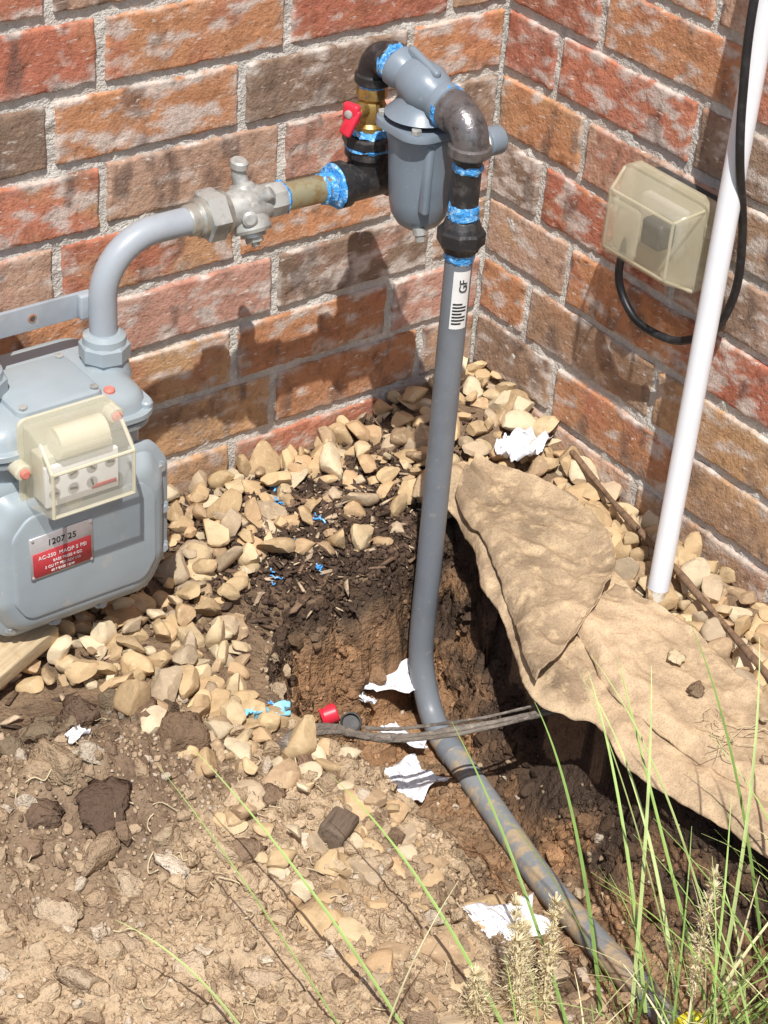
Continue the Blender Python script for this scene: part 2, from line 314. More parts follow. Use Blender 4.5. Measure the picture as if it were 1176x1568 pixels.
# ------------------------------------------------------------------ brick house
house=empty('brick_house')
PITCH=.0885;Z0=-.012;BL=.250;J=.0125
pal=[((.50,.20,.125),5),((.44,.165,.105),5),((.54,.265,.14),5),((.56,.34,.185),4),((.42,.27,.175),3),((.29,.20,.145),3),((.52,.34,.245),2),((.52,.29,.22),3)]
pc=[];[pc.extend([p]*w) for p,w in pal]
def wall(side,length,nrows,r0):
    V=[];Fc=[];Cc=[];off=0
    def pts(s,z,d):
        if side=='L':return np.stack([-s,-d,z],-1)
        return np.stack([-d,-s,z],-1)
    last=None
    for r in range(r0,nrows):
        z0=Z0+r*PITCH+J/2;z1=z0+PITCH-J
        if side=='L':start=.095 if r%2==0 else .155
        else:start=.17 if r%2==0 else .10
        edges=[0.0]+[start+k*BL+random.uniform(-.004,.004) for k in range(int(length/BL)+2)]
        for k in range(len(edges)-1):
            a=edges[k]+(J/2 if k else .002);b=edges[k+1]-J/2
            if b>length:break
            det=(b<1.5 and r<12)
            dz=random.uniform(-.0015,.0015);dd=random.uniform(-.001,.0015)
            ns=max(4,int((b-a)/.005)) if det else 2;nz=16 if det else 2
            e=.0016
            ss=np.concatenate([[a,a+e*.5,a+e*1.6],np.linspace(a+e*3,b-e*3,ns),[b-e*1.6,b-e*.5,b]])
            zz=np.concatenate([[z0,z0+e*.5,z0+e*1.6],np.linspace(z0+e*3,z1-e*3,nz),[z1-e*1.6,z1-e*.5,z1]])
            S,Zg=np.meshgrid(ss,zz)
            pr=np.array([-.014,-.0012,0.0]);ps=np.concatenate([pr,np.zeros(ns),pr[::-1]]);pz=np.concatenate([pr,np.zeros(nz),pr[::-1]])
            Dd=np.minimum(ps[None,:],pz[:,None])+dd
            if det:
                sd=1000 if side=='L' else 2000
                jx=S*1.0;jz=Zg*1.0
                nn=fbm(jx,jz,70,3,sd);n4=fbm(jx,jz,200,2,sd+5)
                ed=np.minimum(np.minimum(S-a,b-S),np.minimum(Zg-z0,z1-Zg))
                ek=np.exp(-ed/.004)
                pit=np.clip(fbm(jx,jz,90,2,sd+31)*2.5-1.0,0,1)
                Dd=Dd+.0009*n4-.0035*ek*np.clip(nn*1.9-.1,0,1)-.0022*pit
                S2=S+ek*.0026*fbm(jx+3,jz,70,3,sd+2);Z2=Zg+ek*.0026*fbm(jx,jz+7,70,3,sd+3)
            else:S2,Z2=S,Zg
            P=pts(S2.ravel(),(Z2+dz).ravel(),Dd.ravel())
            m,n=Zg.shape;id=np.arange(m*n).reshape(m,n)+off
            f=np.stack([id[:-1,:-1],id[:-1,1:],id[1:,1:],id[1:,:-1]],-1).reshape(-1,4)
            if side=='L':f=f[:,::-1]
            base=np.array(random.choice(pc))
            while last is not None and np.allclose(base,last):base=np.array(random.choice(pc))
            last=base.copy();base=base*random.uniform(.88,1.12)
            alt=np.array(random.choice(pc))
            xx=S.ravel()+r*.3;yy=Zg.ravel()
            t=np.clip(fbm(xx,yy,18,3,r*7+k)*1.6-.1,0,1)[:,None]*.8
            col=base*(1-t)+alt*t
            wa=random.choice([-.1,.1,.3,.45,.8])
            w=np.clip(fbm(xx,yy*2.2,34,5,r*11+k+300)*3.2+wa-.75,0,.8)[:,None]
            col=col*(1-w)+np.array([.68,.60,.54])*w
            dk=np.clip(fbm(xx*2.5,yy,16,4,r*13+k+500)*2.6-.75,0,.65)[:,None]
            col=col*(1-dk)+np.array([.14,.10,.085])*dk
            edd=np.minimum(np.minimum(S-a,b-S),np.minimum(Zg-z0,z1-Zg)).ravel()
            es=(np.exp(-edd/.005)*np.clip(fbm(xx,yy,40,3,r+k+900)*2+.0,0,.7))[:,None]
            col=col*(1-es)+np.array([.60,.56,.51])*es
            so_=np.clip((.035-yy)/.10,0,1)*np.clip(.6+fbm(xx,yy,14,3,777),0,1)*.6
            col=col*(1-so_[:,None])+np.array([.38,.25,.165])*so_[:,None]
            V.append(P);Fc.append(f);Cc.append(col);off+=m*n
    mesh_obj('left_wall_bricks' if side=='L' else 'right_wall_bricks',np.concatenate(V),np.concatenate(Fc),m_brick,house,col=np.clip(np.concatenate(Cc),0,1))
    s=np.concatenate([np.arange(-.008,1.4,.004),np.arange(1.4,length,.1),[length]]);z=np.concatenate([[Z0+r0*PITCH],np.arange(-.14,.85,.004),np.arange(.9,Z0+nrows*PITCH,.1),[Z0+nrows*PITCH]])
    S,Zg=np.meshgrid(s,z);sd=3000 if side=='L' else 4000
    Dd=-.0055+.0022*fbm(S,Zg,60,4,sd)+.004*np.clip(fbm(S,Zg,30,3,sd+3)*2-.4,0,1)
    P=pts(S.ravel(),Zg.ravel(),Dd.ravel());m,n=Zg.shape;id=np.arange(m*n).reshape(m,n)
    f=np.stack([id[:-1,:-1],id[:-1,1:],id[1:,1:],id[1:,:-1]],-1).reshape(-1,4)
    mesh_obj('mortar_joints',P,f,m_mortar,house)
wall('L',4.0,30,-3);wall('R',4.0,30,-3)

# ------------------------------------------------------------------ scatter
def ico(sub):
    bm=bmesh.new();bmesh.ops.create_icosphere(bm,subdivisions=sub,radius=1)
    v=np.array([v.co[:] for v in bm.verts]);f=np.array([[q.index for q in fa.verts] for fa in bm.faces]);bm.free();return v,f
def rotm(ax,ay,az):
    return np.array(Matrix.Rotation(az,3,'Z')@Matrix.Rotation(ay,3,'Y')@Matrix.Rotation(ax,3,'X'))
def variants(sub,n,kind):
    v,f=ico(sub);out=[]
    for i in range(n):
        p=v.copy()
        if kind=='stone':
            for _ in range(10):
                d=rng.normal(size=3);d[2]*=1.2;d/=np.linalg.norm(d);lim=rng.uniform(.45,.84);s=p@d
                p=p-np.outer(np.clip(s-lim,0,None)*.96,d)
            p[:,0]*=1+.28*rng.uniform(-1,1)*p[:,1];p[:,1]*=1+.28*rng.uniform(-1,1)*p[:,0]
            p*=1+.020*rng.normal(size=(len(p),1))
            p[:,:2]*=1.17;p[:,2]*=1.25
        else:
            for _ in range(9):
                d=rng.normal(size=3);d/=np.linalg.norm(d);lim=rng.uniform(.40,.85);s=p@d
                p=p-np.outer(np.clip(s-lim,0,None)*.95,d)
            p*=1+.16*rng.normal(size=(len(p),1))*(.8 if sub>1 else .9)
            p*=1.15
        out.append(p)
    return out,f
def build(name,items,vars_,f,mat,smooth,sharp=None):
    V=[];F=[];C=[];o=0
    for (p,s,r,vi,col) in items:
        q=(vars_[vi]*np.array(s))@rotm(*r).T+np.array(p)
        V.append(q);F.append(f+o);o+=len(q)
        C.append(np.tile(col,(len(q),1)))
    return mesh_obj(name,np.concatenate(V),np.concatenate(F),mat,smooth=smooth,sharp=sharp,col=np.clip(np.concatenate(C),0,1))
def darts(n,box,dens,mind):
    cells={};out=[];cs=mind
    X_=rng.uniform(box[0],box[1],n);Y_=rng.uniform(box[2],box[3],n);dn=dens(X_,Y_);u=rng.random(n)
    for x,y,d,q in zip(X_,Y_,dn,u):
        if q>d:continue
        cx,cy=int(math.floor(x/cs)),int(math.floor(y/cs));ok=True
        for i in (-1,0,1):
            for j in (-1,0,1):
                for (a,b) in cells.get((cx+i,cy+j),()):
                    if (a-x)**2+(b-y)**2<mind*mind:ok=False
        if ok:cells.setdefault((cx,cy),[]).append((x,y));out.append((x,y))
    return np.array(out)
G1=np.array([(-1.6,-.004),(-.29,-.004),(-.30,-.05),(-.36,-.07),(-.40,-.13),(-.46,-.17),(-.54,-.225),(-.60,-.32),(-.655,-.44),(-.71,-.44),(-.76,-.33),(-.83,-.26),(-1.0,-.22),(-1.6,-.22)])
G2=np.array([(-.32,-.004),(-.004,-.004),(-.004,-.30),(-.10,-.22),(-.19,-.20),(-.26,-.15),(-.30,-.08)])
G3=np.array([(-.004,-.2),(-.004,-1.5),(-.17,-1.5),(-.15,-.70),(-.12,-.40),(-.10,-.2)])
G4=np.array([(-.62,-.66),(-.70,-.66),(-.78,-.74),(-.81,-.86),(-.80,-1.0),(-.62,-1.0),(-.60,-.8)])
def gdens(x,y):
    d=np.maximum.reduce([inpoly(x,y,G1)*1.0,inpoly(x,y,G2)*1.0,inpoly(x,y,G3)*.95])
    m=np.exp(-(((x+.40)/.09)**2+((y+.09)/.07)**2))
    sp=(np.exp(-(((x+.36)/.13)**2+((y+.12)/.10)**2))>.35)*.08
    sp2=((x>-.80)&(x<-.62)&(y<-.40)&(y>-.66))*.05
    return np.maximum.reduce([d*(1-.8*m),sp,sp2])
sv,sf=variants(3,20,'stone')
items=[]
scol=[(.60,.44,.25),(.56,.40,.225),(.63,.49,.30),(.49,.35,.20),(.58,.40,.23),(.48,.375,.255),(.65,.54,.37),(.44,.31,.19)]
for layer,(mind,k) in enumerate([(.020,24000),(.027,14000)]):
    P=darts(k,(-1.35,0,-1.3,0),gdens,mind)
    for (x,y) in P:
        z=H1(x,y);cv=float(look(CG,x,y))
        if cv>.12:continue
        a=min(max(random.gauss(.0165,.0052),.008),.031)
        b=a*random.uniform(.55,.92);t=a*random.uniform(.34,.62)
        x=min(x,-a*.8);y=min(y,-a*.8)
        colr=np.array(random.choice(scol))*random.uniform(.80,1.10)
        tilt=.35 if layer==0 else .7
        items.append(((x,y,z+t*.4+layer*.013),(a,b,t),(random.gauss(0,tilt),random.gauss(0,tilt),random.uniform(0,6.3)),random.randrange(20),colr))
P=darts(5000,(-.9,-.55,-1.05,-.6),lambda x,y:inpoly(x,y,G4)*np.clip(.50+fbm(x,y,9,2,88),0,1),.034)
for (x,y) in P:
    if float(look(CG,x,y))>.35:continue
    a=random.uniform(.014,.030);t=a*.40
    items.append(((x,y,H1(x,y)+random.uniform(-.005,.003)),(a,a*random.uniform(.6,.9),t),(random.gauss(0,.25),random.gauss(0,.25),random.uniform(0,6.3)),random.randrange(20),np.array(random.choice(scol))*.97))
for _ in range(45):
    x=random.uniform(-.80,-.60);y=random.uniform(-.72,-.42);a=random.uniform(.008,.018)
    items.append(((x,y,H1(x,y)+a*.2),(a,a*.8,a*.5),(random.gauss(0,.4),random.gauss(0,.4),random.uniform(0,6)),random.randrange(20),np.array(random.choice(scol))*.9))
build('gravel',items,sv,sf,m_stone,True,34)

cv1,cf1=variants(1,14,'clod');cv_,cf=variants(2,14,'clod')
def cdens(x,y):
    a=sst(-.62,-.70,x)*sst(-.30,-.42,y);ed=np.clip(fbm(x,y,8,3,77)*1.3+.55+.25*sst(-.55,-.7,y),0.12,1)
    ins=inpoly(x,y,HP)
    return np.clip(a*ed+ins*.3*sst(-.45,-.55,x)+ins*.02,0,1)
small=[];big=[]
for mind,k,lo,hi in [(.0046,60000,.0018,.0045),(.0115,12000,.0042,.0095),(.028,2400,.009,.020)]:
    P=darts(k,(-1.32,-.3,-1.2,-.28),cdens,mind)
    for (x,y) in P:
        z=H1(x,y);a=lo+(hi-lo)*random.random()**1.6
        u=random.random()
        col=np.array((.56,.43,.285) if u<.45 else ((.44,.32,.205) if u<.78 else ((.66,.57,.45) if u<.90 else (.22,.15,.10))))*random.uniform(.85,1.12)
        col=col*.65+look(CCG,x,y)*.35
        if math.exp(-(((x+.83)/.13)**2+((y+.37)/.08)**2))>.5:col=col*.5
        (small if a<.0055 else big).append(((x,y,z+a*.15),(a,a*random.uniform(.7,1),a*random.uniform(.5,.9)),(random.uniform(0,6),random.uniform(0,6),random.uniform(0,6)),random.randrange(14),col))
build('fine_dirt_clods',small,cv1,cf1,m_clod,True)
build('dirt_clods',big,cv_,cf,m_clod,True,50)
cv3,cf3=variants(3,6,'clod');items=[]
for x,y,a,c3 in [(-.784,-.472,.036,(.19,.125,.08)),(-.898,-.524,.030,(.12,.08,.057)),(-.911,-.46,.032,(.38,.28,.18)),(-.93,-.56,.026,(.36,.26,.17)),(-.80,-.42,.025,(.20,.13,.085)),(-.957,-.487,.024,(.17,.115,.08)),(-.92,-.60,.022,(.50,.39,.27)),(-.874,-.612,.018,(.66,.56,.44)),(-.756,-.563,.020,(.58,.45,.30)),(-.65,-.52,.018,(.25,.16,.105)),(-.84,-.70,.020,(.50,.38,.26)),(-.97,-.68,.022,(.46,.35,.24)),(-.76,-.44,.022,(.16,.105,.07)),(-.86,-.395,.028,(.15,.10,.07)),(-.80,-.63,.024,(.26,.18,.12)),(-.72,-.56,.018,(.24,.165,.11)),(-.93,-.74,.018,(.55,.43,.30)),(-.88,-.78,.016,(.5,.38,.26)),(-1.0,-.60,.020,(.5,.39,.27)),(-1.03,-.70,.022,(.46,.35,.24))]:
    items.append(((x,y,H1(x,y)+a*.1),(a,a*.85,a*.6),(random.uniform(0,6),0,random.uniform(0,6)),random.randrange(6),np.array(c3)))
build('soil_clumps',items,cv3,cf3,m_clod,True)
cand=np.nonzero((ins>0)&(c>.02)&(gy>-1.05)&(np.abs(gx-np.interp(-gy,-pp[:,1],pp[:,0]))>.022))[0]
w_=np.clip(fbm(gx[cand],gy[cand],14,3,55)*1.5+.5,.03,1);w_=w_/w_.sum()
items=[];lumps=[]
for i in rng.choice(cand,5200,p=w_):
    a=.0013+.0055*random.random()**3
    items.append(((vx_[i],vy_[i],vz_[i]+a*.1),(a,a*.8,a*.8),(random.uniform(0,6),random.uniform(0,6),0),random.randrange(14),cc[i]*random.uniform(.6,1.5)))
for i in rng.choice(cand,460,p=w_):
    a=.006+.012*random.random()**2
    lumps.append(((vx_[i],vy_[i],vz_[i]-a*.25),(a,a*.8,a*.7),(random.uniform(0,6),random.uniform(0,6),0),random.randrange(14),cc[i]*random.uniform(.75,1.25)))
for _ in range(5200):
    x=random.gauss(-.37,.11);y=random.gauss(-.15,.07)
    if y>-.01 or (y<-.27 and x>-.5) or float(look(CG,x,y))>.4:continue
    a=.0013+.006*random.random()**3
    items.append(((x,y,H1(x,y)+a*.3),(a,a*.8,a*.8),(random.uniform(0,6),random.uniform(0,6),0),random.randrange(14),np.array((.085,.056,.04))*random.uniform(.6,1.7)))
build('soil_crumbs',items,cv1,cf1,m_clod,True)
build('soil_lumps',lumps,cv_,cf,m_clod,True,50)
cube=np.array([(x,y,z) for x in(-1,1) for y in(-1,1) for z in(-1,1)],float)
cubf=np.array([(0,1,3,2),(4,6,7,5),(0,4,5,1),(2,3,7,6),(0,2,6,4),(1,5,7,3)])
chv=[cube*np.array((1,1,1))+rng.normal(size=(8,3))*.28 for _ in range(8)]
items=[]
for _ in range(2600):
    if random.random()<.8:x=random.gauss(-.38,.10);y=random.gauss(-.13,.065)
    else:x=random.uniform(-.95,-.05);y=random.uniform(-.35,-.01)
    if y>-.01 or x>-.01 or (y<-.27 and x>-.5) or float(look(CG,x,y))>.3:continue
    L=random.choice([random.uniform(.0015,.005)]*4+[random.uniform(.005,.015)]);u=random.random()
    col=np.array((.085,.056,.040) if u<.55 else ((.20,.13,.085) if u<.80 else (.50,.38,.26)))*random.uniform(.7,1.3)
    items.append(((x,y,H1(x,y)+.002+random.random()*.003),(L,L*random.uniform(.12,.3),L*.10+.0005),(random.gauss(0,.3),random.gauss(0,.3),random.uniform(0,6.3)),random.randrange(8),col))
build('mulch',items,chv,cubf,m_chip,False)

# ------------------------------------------------------------------ landscape fabric
fab=empty('landscape_fabric')
def sheet(name,Lp,Rp,zo,ns=170,nt=110,seed=0,edge=0,hump=None,colmul=1,amp=1):
    Lp=np.array(Lp);Rp=np.array(Rp)
    def interp(P):
        Q=catmull([(*p,0) for p in P],12);Q=np.array([q[:] for q in Q]);u=np.linspace(0,1,len(Q));w=np.linspace(0,1,ns)
        return np.stack([np.interp(w,u,Q[:,0]),np.interp(w,u,Q[:,1])],1)
    A=interp(Lp);B=interp(Rp);t=np.linspace(0,1,nt)
    XY=A[:,None,:]*(1-t)[None,:,None]+B[:,None,:]*t[None,:,None]
    x=XY[...,0].ravel();y=XY[...,1].ravel()
    x=x+.007*fbm(x,y,18,4,seed+1);y=y+.007*fbm(x,y,18,4,seed+2)
    T=np.tile(t,ns);Sg=np.repeat(np.linspace(0,1,ns),nt)
    cr=.35-np.abs(fbm(x*.8+y*.5,y-x*.4,9,2,seed+4))
    cr2=.3-np.abs(fbm(x*1.3-y*.6,y*.7+x*.9,19,2,seed+14))
    cr3=.3-np.abs(fbm(x*.6+y*.9,y*.5-x*1.2,38,2,seed+24))
    z=-.052+zo+amp*(.007*fbm(x,y,7,3,seed+3)+.012*cr+.010*cr2+.004*cr3+.0015*fbm(x,y,60,3,seed+5))
    z=z-.016*np.exp(-T/.07)
    if edge:z=z+edge*np.exp(-(1-T)/.12)*.5+edge*np.exp(-Sg/.06)*.5
    if hump:
        for (hx,hy,hr,hz) in hump:z=z+hz*np.exp(-((x-hx)**2+(y-hy)**2)/hr**2)
    base=np.array([.48,.355,.23])*colmul
    n=fbm(x,y,12,5,seed+8);n2=fbm(x,y,40,4,seed+9)
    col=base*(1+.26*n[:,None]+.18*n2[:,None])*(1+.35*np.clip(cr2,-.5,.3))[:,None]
    st_=np.clip(fbm(x,y,10,4,seed+19)*2.4-.4,0,.6)[:,None];col=col*(1-st_)+np.array([.58,.44,.28])*st_
    st_=np.clip(fbm(x,y,15,4,seed+29)*2.4-.6,0,.55)[:,None];col=col*(1-st_)+np.array([.23,.16,.105])*st_
    id=np.arange(ns*nt).reshape(ns,nt);f=np.stack([id[:-1,:-1],id[:-1,1:],id[1:,1:],id[1:,:-1]],-1).reshape(-1,4)
    ob=mesh_obj(name,np.stack([x,y,z],1),f,m_fabric,fab,col=np.clip(col,0,1))
    md=ob.modifiers.new('thick','SOLIDIFY');md.thickness=.0012
    return ob
sheet('lower_layer',[(-.245,-.185),(-.222,-.267),(-.273,-.370),(-.313,-.470),(-.366,-.580),(-.337,-.650),(-.352,-.723),(-.342,-.817),(-.327,-.916),(-.32,-1.10)],
 [(-.19,-.155),(-.122,-.180),(-.094,-.24),(-.100,-.375),(-.135,-.470),(-.140,-.567),(-.137,-.639),(-.150,-.753),(-.150,-.88),(-.16,-1.1)],.006,hump=[(-.20,-.20,.035,.035)],seed=100)
sheet('folded_flap',[(-.215,-.235),(-.235,-.31),(-.272,-.40),(-.315,-.49),(-.362,-.575)],[(-.155,-.195),(-.100,-.30),(-.100,-.385),(-.150,-.475),(-.30,-.565)],.026,edge=.020,seed=140,colmul=.84,hump=[(-.19,-.22,.03,.02)])
sheet('second_fold',[(-.262,-.525),(-.300,-.66),(-.292,-.80),(-.270,-.93),(-.26,-1.08)],[(-.160,-.49),(-.15,-.61),(-.163,-.74),(-.166,-.90),(-.17,-1.06)],.022,seed=180,colmul=1.02)
ci=[]
for (x,y,a,c3) in [(-.228,-.702,.011,(.24,.17,.11)),(-.211,-.645,.012,(.60,.48,.31)),(-.25,-.83,.006,(.4,.3,.2)),(-.20,-.78,.005,(.5,.4,.27))]:
    ci.append(((x,y,-.022),(a,a*.9,a*.6),(0,0,random.uniform(0,6)),random.randrange(6),np.array(c3)))
build('clods_on_fabric',ci,cv3,cf3,m_clod,True)

# ------------------------------------------------------------------ gas riser
riser=empty('gas_riser_pipe')
tube('vertical_riser',[(RX,RY,.385),(RX,RY,.25),(RX,RY,.10),(RX,RY,-.05),(RX-.001,RY,-.15),(RX-.002,RY-.006,-.21),(RX-.006,RY-.035,-.262),(RX-.016,RY-.075,-.281)],.0162,m_riser,riser,28,10)
tube('buried_pipe',PIPE,.0166,m_riserdirt,riser,28,10)
tube('pipe_joint_band',[(-.332,-.405,-.2805),(-.336,-.425,-.2798)],.0176,m_riser,riser,28,2)
def arc_label(name,cx,cy,z0,z1,r,a0,a1,mat,parent,n=12):
    V=[]
    for i in range(n+1):
        a=a0+(a1-a0)*i/n
        for z in(z0,z1):V.append((cx+r*math.cos(a),cy+r*math.sin(a),z))
    return mesh_obj(name,V,[[2*i,2*i+2,2*i+3,2*i+1] for i in range(n)],mat,parent)
arc_label('riser_label',RX,RY,.292,.366,.01655,math.radians(215),math.radians(290),m_label,riser)
for i in range(7):
    arc_label('print_%d'%i,RX,RY,.298+i*.0042,.3003+i*.0042,.0168,math.radians(222),math.radians(280 if i%3 else 262),m_ink,riser)
text('label_letters','GF',(RX-.0035,RY-.0170,.348),.014,m_ink,riser,rot=(math.pi/2,math.radians(-90),math.radians(-14)))
lathe('union_lower',(RX,RY,.384),(0,0,1),[(0,.018),(.002,.021),(.008,.022),(.012,.024)],m_black,riser,8)
lathe('union_nut',(RX,RY,.395),(0,0,1),[(0,.0255),(.002,.028),(.016,.028),(.019,.0255)],m_black,riser,8)
lathe('union_upper',(RX,RY,.414),(0,0,1),[(0,.023),(.003,.022),(.010,.0195),(.012,.018)],m_black,riser,24)
lathe('sealant_ring',(RX,RY,.374),(0,0,1),[(0,.0165),(.002,.0178),(.008,.0180),(.011,.0168)],m_blue,riser,28,wob=.05)
lathe('sealant_ring_upper',(RX,RY,.426),(0,0,1),[(0,.0165),(.002,.0182),(.008,.0172),(.012,.0180),(.017,.0168)],m_blue,riser,28,wob=.06)
lathe('nipple',(RX,RY,.423),(0,0,1),[(0,.0160),(.08,.0160)],m_black,riser,28)
lathe('sealant_ring_top',(RX,RY,.484),(0,0,1),[(0,.0162),(.002,.0176),(.006,.0176),(.008,.0165)],m_blue,riser,28,wob=.06)

# ------------------------------------------------------------------ regulator
reg=empty('gas_pressure_regulator')
AZ=.541
def elbow(name,corner,d1,d2,rad,r,mat,parent,collar=.0275):
    c=Vector(corner);d1=Vector(d1);d2=Vector(d2)
    o=c+d1*rad+d2*rad;pts=[]
    for i in range(13):
        a=math.pi/2*i/12;pts.append(o-d2*rad*math.cos(a)-d1*rad*math.sin(a))
    pts=[pts[0]+d1*.004]+pts+[pts[-1]+d2*.004]
    tube(name+'_bend',pts,r,mat,parent,28,raw=True)
    lathe(name+'_collar_in',c+d1*(rad-.001),d1,[(0,r),(.002,collar),(.011,collar),(.013,collar-.002)],mat,parent,28)
    lathe(name+'_collar_out',c+d2*(rad-.001),d2,[(0,r),(.002,collar),(.011,collar),(.013,collar-.002)],mat,parent,28)
elbow('outlet_elbow',(RX,RY,AZ),(0,1,0),(0,0,-1),.027,.0212,m_gelbow,reg,.0243)
elbow('inlet_elbow',(-.328,-.152,.568),(0,-1,0),(0,0,-1),.025,.0190,m_black,reg,.0220)
p0=Vector((-.327,-.189,.567));p1=Vector((-.3125,-.272,.543))
lathe('inline_body',p0,p1-p0,[(0,.021),(.003,.024),(.012,.024),(.020,.0215),(.030,.026),(.050,.029),(.062,.026),(.070,.0225),(.076,.0240),(.082,.0240),(.084,.021)],m_reg,reg,36)
lathe('inlet_sealant',(-.328,-.1835,.568),(0,-1,0),[(0,.018),(.001,.0215),(.007,.0212),(.009,.018)],m_blue,reg,28,wob=.06)
lathe('outlet_sealant',(-.3125,-.2665,.5425),(0,-1,0),[(0,.018),(.001,.0250),(.006,.0252),(.008,.018)],m_blue,reg,28,wob=.06)
rbox('body_rib',(-.320,-.230,.578),(.010,.055,.018),.004,m_reg,reg,(math.radians(15),0,0))
bx,by=-.312,-.230
lathe('throat',(bx-.006,by,.556),(0,0,-1),[(0,.025),(.015,.027),(.026,.034),(.034,.042)],m_reg,reg,36)
fl=round_poly([(bx-.048,by-.044),(bx+.042,by-.044),(bx+.042,by+.044),(bx-.048,by+.044)],.026)
loft('flange',fl,[(.514,.0),(.5105,-.001),(.506,-.001),(.5045,.001)],'z',m_reg,reg)
for i,(sx,sy) in enumerate([(-1,-1),(1,-1),(-1,1),(1,1)]):
    hexnut('flange_bolt_%d'%i,(bx-.003+sx*.033,by+sy*.031,.514),(0,0,1),.006,.006,m_dull,reg)
lathe('diaphragm_bonnet',(bx,by,.505),(.02,.0,-1),[(0,.041),(.004,.0425),(.010,.042),(.020,.040),(.050,.0385),(.085,.0365),(.105,.033),(.117,.026),(.124,.016),(.126,.008)],m_reg,reg,40)
rbox('bonnet_rib',(bx-.018,by-.033,.456),(.010,.014,.085),.004,m_reg,reg)
rbox('bonnet_rib_2',(bx+.022,by-.029,.456),(.010,.014,.085),.004,m_reg,reg)
lathe('test_plug',(bx-.012,by-.02,.390),(0,-.3,-1),[(0,.008),(.008,.008),(.010,.006),(.016,.0055)],m_dull,reg,12)
VZ=.474
lathe('vent_stub',(bx+.02,by-.012,VZ),(1,-.04,0),[(0,.018),(.03,.018),(.032,.0145),(.070,.0145)],m_reg,reg,28)
lathe('vent_label',(bx+.056,by-.0136,VZ),(1,-.04,0),[(0,.0140),(.0005,.0150),(.022,.0150),(.0225,.0140)],m_label,reg,28)
lathe('vent_stripe',(bx+.064,by-.0139,VZ),(1,-.04,0),[(0,.0140),(.0003,.0153),(.004,.0153),(.0043,.0140)],m_ylabel,reg,28)
lathe('vent_stripe_red',(bx+.073,by-.0143,VZ),(1,-.04,0),[(0,.0140),(.0003,.0153),(.003,.0153),(.0033,.0140)],m_olabel,reg,28)
lathe('vent_cap',(bx+.081,by-.0145,VZ),(1,-.04,0),[(0,.0155),(.002,.0172),(.018,.0172),(.021,.0155)],m_reg,reg,28)

# ------------------------------------------------------------------ brass ball valve
bv=empty('brass_ball_valve')
vx,vy=-.330,-.153
lathe('valve_body',(vx,vy,.470),(0,0,1),[(0,.0165),(.004,.018),(.012,.018),(.016,.015),(.022,.0175),(.036,.0180),(.042,.0150),(.046,.018),(.058,.018),(.062,.0165)],m_brass,bv,10)
lathe('sealant_upper',(vx,vy,.528),(0,0,1),[(0,.016),(.001,.0178),(.007,.0178),(.009,.016)],m_blue,bv,28,wob=.05)
lathe('valve_stem',(vx-.012,vy-.004,.504),(-1,-.3,0),[(0,.009),(.016,.009),(.020,.006),(.026,.006)],m_brass,bv,16)
rbox('handle_hub',(vx-.037,vy-.013,.507),(.010,.022,.024),.004,m_red,bv,(0,0,math.radians(15)))
rbox('handle_lever',(vx-.040,vy-.016,.498),(.008,.016,.034),.0035,m_red,bv,(math.radians(12),math.radians(20),math.radians(15)))
lathe('lever_screw',(vx-.041,vy-.014,.507),(-1,-.3,0),[(0,.005),(.003,.005),(.004,.003)],m_dull,bv,12)

# ------------------------------------------------------------------ tee
tee=empty('black_pipe_tee')
TZ=.414
lathe('run',(vx-.046,vy,TZ),(1,0,0),[(0,.024),(.002,.0275),(.013,.0275),(.016,.0235),(.070,.0235),(.073,.0275),(.084,.0275),(.086,.024)],m_black,tee,32)
lathe('branch',(vx,vy,TZ),(0,0,1),[(0,.0235),(.028,.0235),(.031,.0275),(.043,.0275),(.045,.024)],m_black,tee,32)
lathe('bushing',(vx,vy,.458),(0,0,1),[(0,.0295),(.002,.0315),(.010,.0315),(.012,.028)],m_black,tee,8)
lathe('sealant_branch',(vx,vy,.4535),(0,0,1),[(0,.024),(.001,.0288),(.0035,.0290),(.005,.024)],m_blue,tee,28,wob=.05)
lathe('sealant_valve',(vx,vy,.4695),(0,0,1),[(0,.018),(.001,.0225),(.006,.0195),(.008,.0175)],m_blue,tee,28,wob=.07)
lathe('tee_plug',(vx+.040,vy,TZ),(1,0,0),[(0,.020),(.006,.020),(.008,.014),(.018,.014)],m_black,tee,4)
lathe('sealant_run',(vx-.050,vy,TZ),(1,0,0),[(0,.018),(.001,.0255),(.004,.027),(.006,.0245)],m_blue,tee,28,wob=.05)
lathe('nipple_sealant',(vx-.066,vy,TZ),(1,0,0),[(0,.0165),(.002,.0190),(.006,.0170),(.012,.0170),(.014,.0185),(.016,.0175)],m_blue,tee,28,wob=.06)

# ------------------------------------------------------------------ meter valve + swing pipe
gv=empty('gas_shutoff_valve')
PZ=.417
lathe('zinc_nipple',(-.450,vy,PZ-.001),(1,0,-.02),[(0,.0163),(.075,.0163)],m_yzinc,gv,28)
lathe('valve_outlet',(-.474,vy,PZ),(1,0,0),[(0,.019),(.004,.0205),(.018,.0205),(.024,.019),(.026,.017)],m_dull,gv,8)
lathe('sealant',(-.452,vy,PZ),(1,0,0),[(0,.0165),(.002,.0195),(.005,.0165)],m_blue,gv,24,wob=.06)
lathe('valve_body',(-.530,vy,PZ),(1,0,0),[(0,.019),(.010,.020),(.022,.0235),(.036,.0235),(.050,.021),(.060,.018)],m_dull,gv,28)
ax=Vector((.02,-.42,-.85)).normalized();cp=Vector((-.498,vy,PZ))
lathe('plug_barrel',cp-ax*.026,ax,[(0,.012),(.003,.015),(.018,.018),(.041,.022),(.052,.023),(.056,.021),(.057,.014)],m_dull,gv,28)
lathe('plug_washer',cp+ax*.031,ax,[(0,.015),(.004,.015)],m_zinc,gv,24)
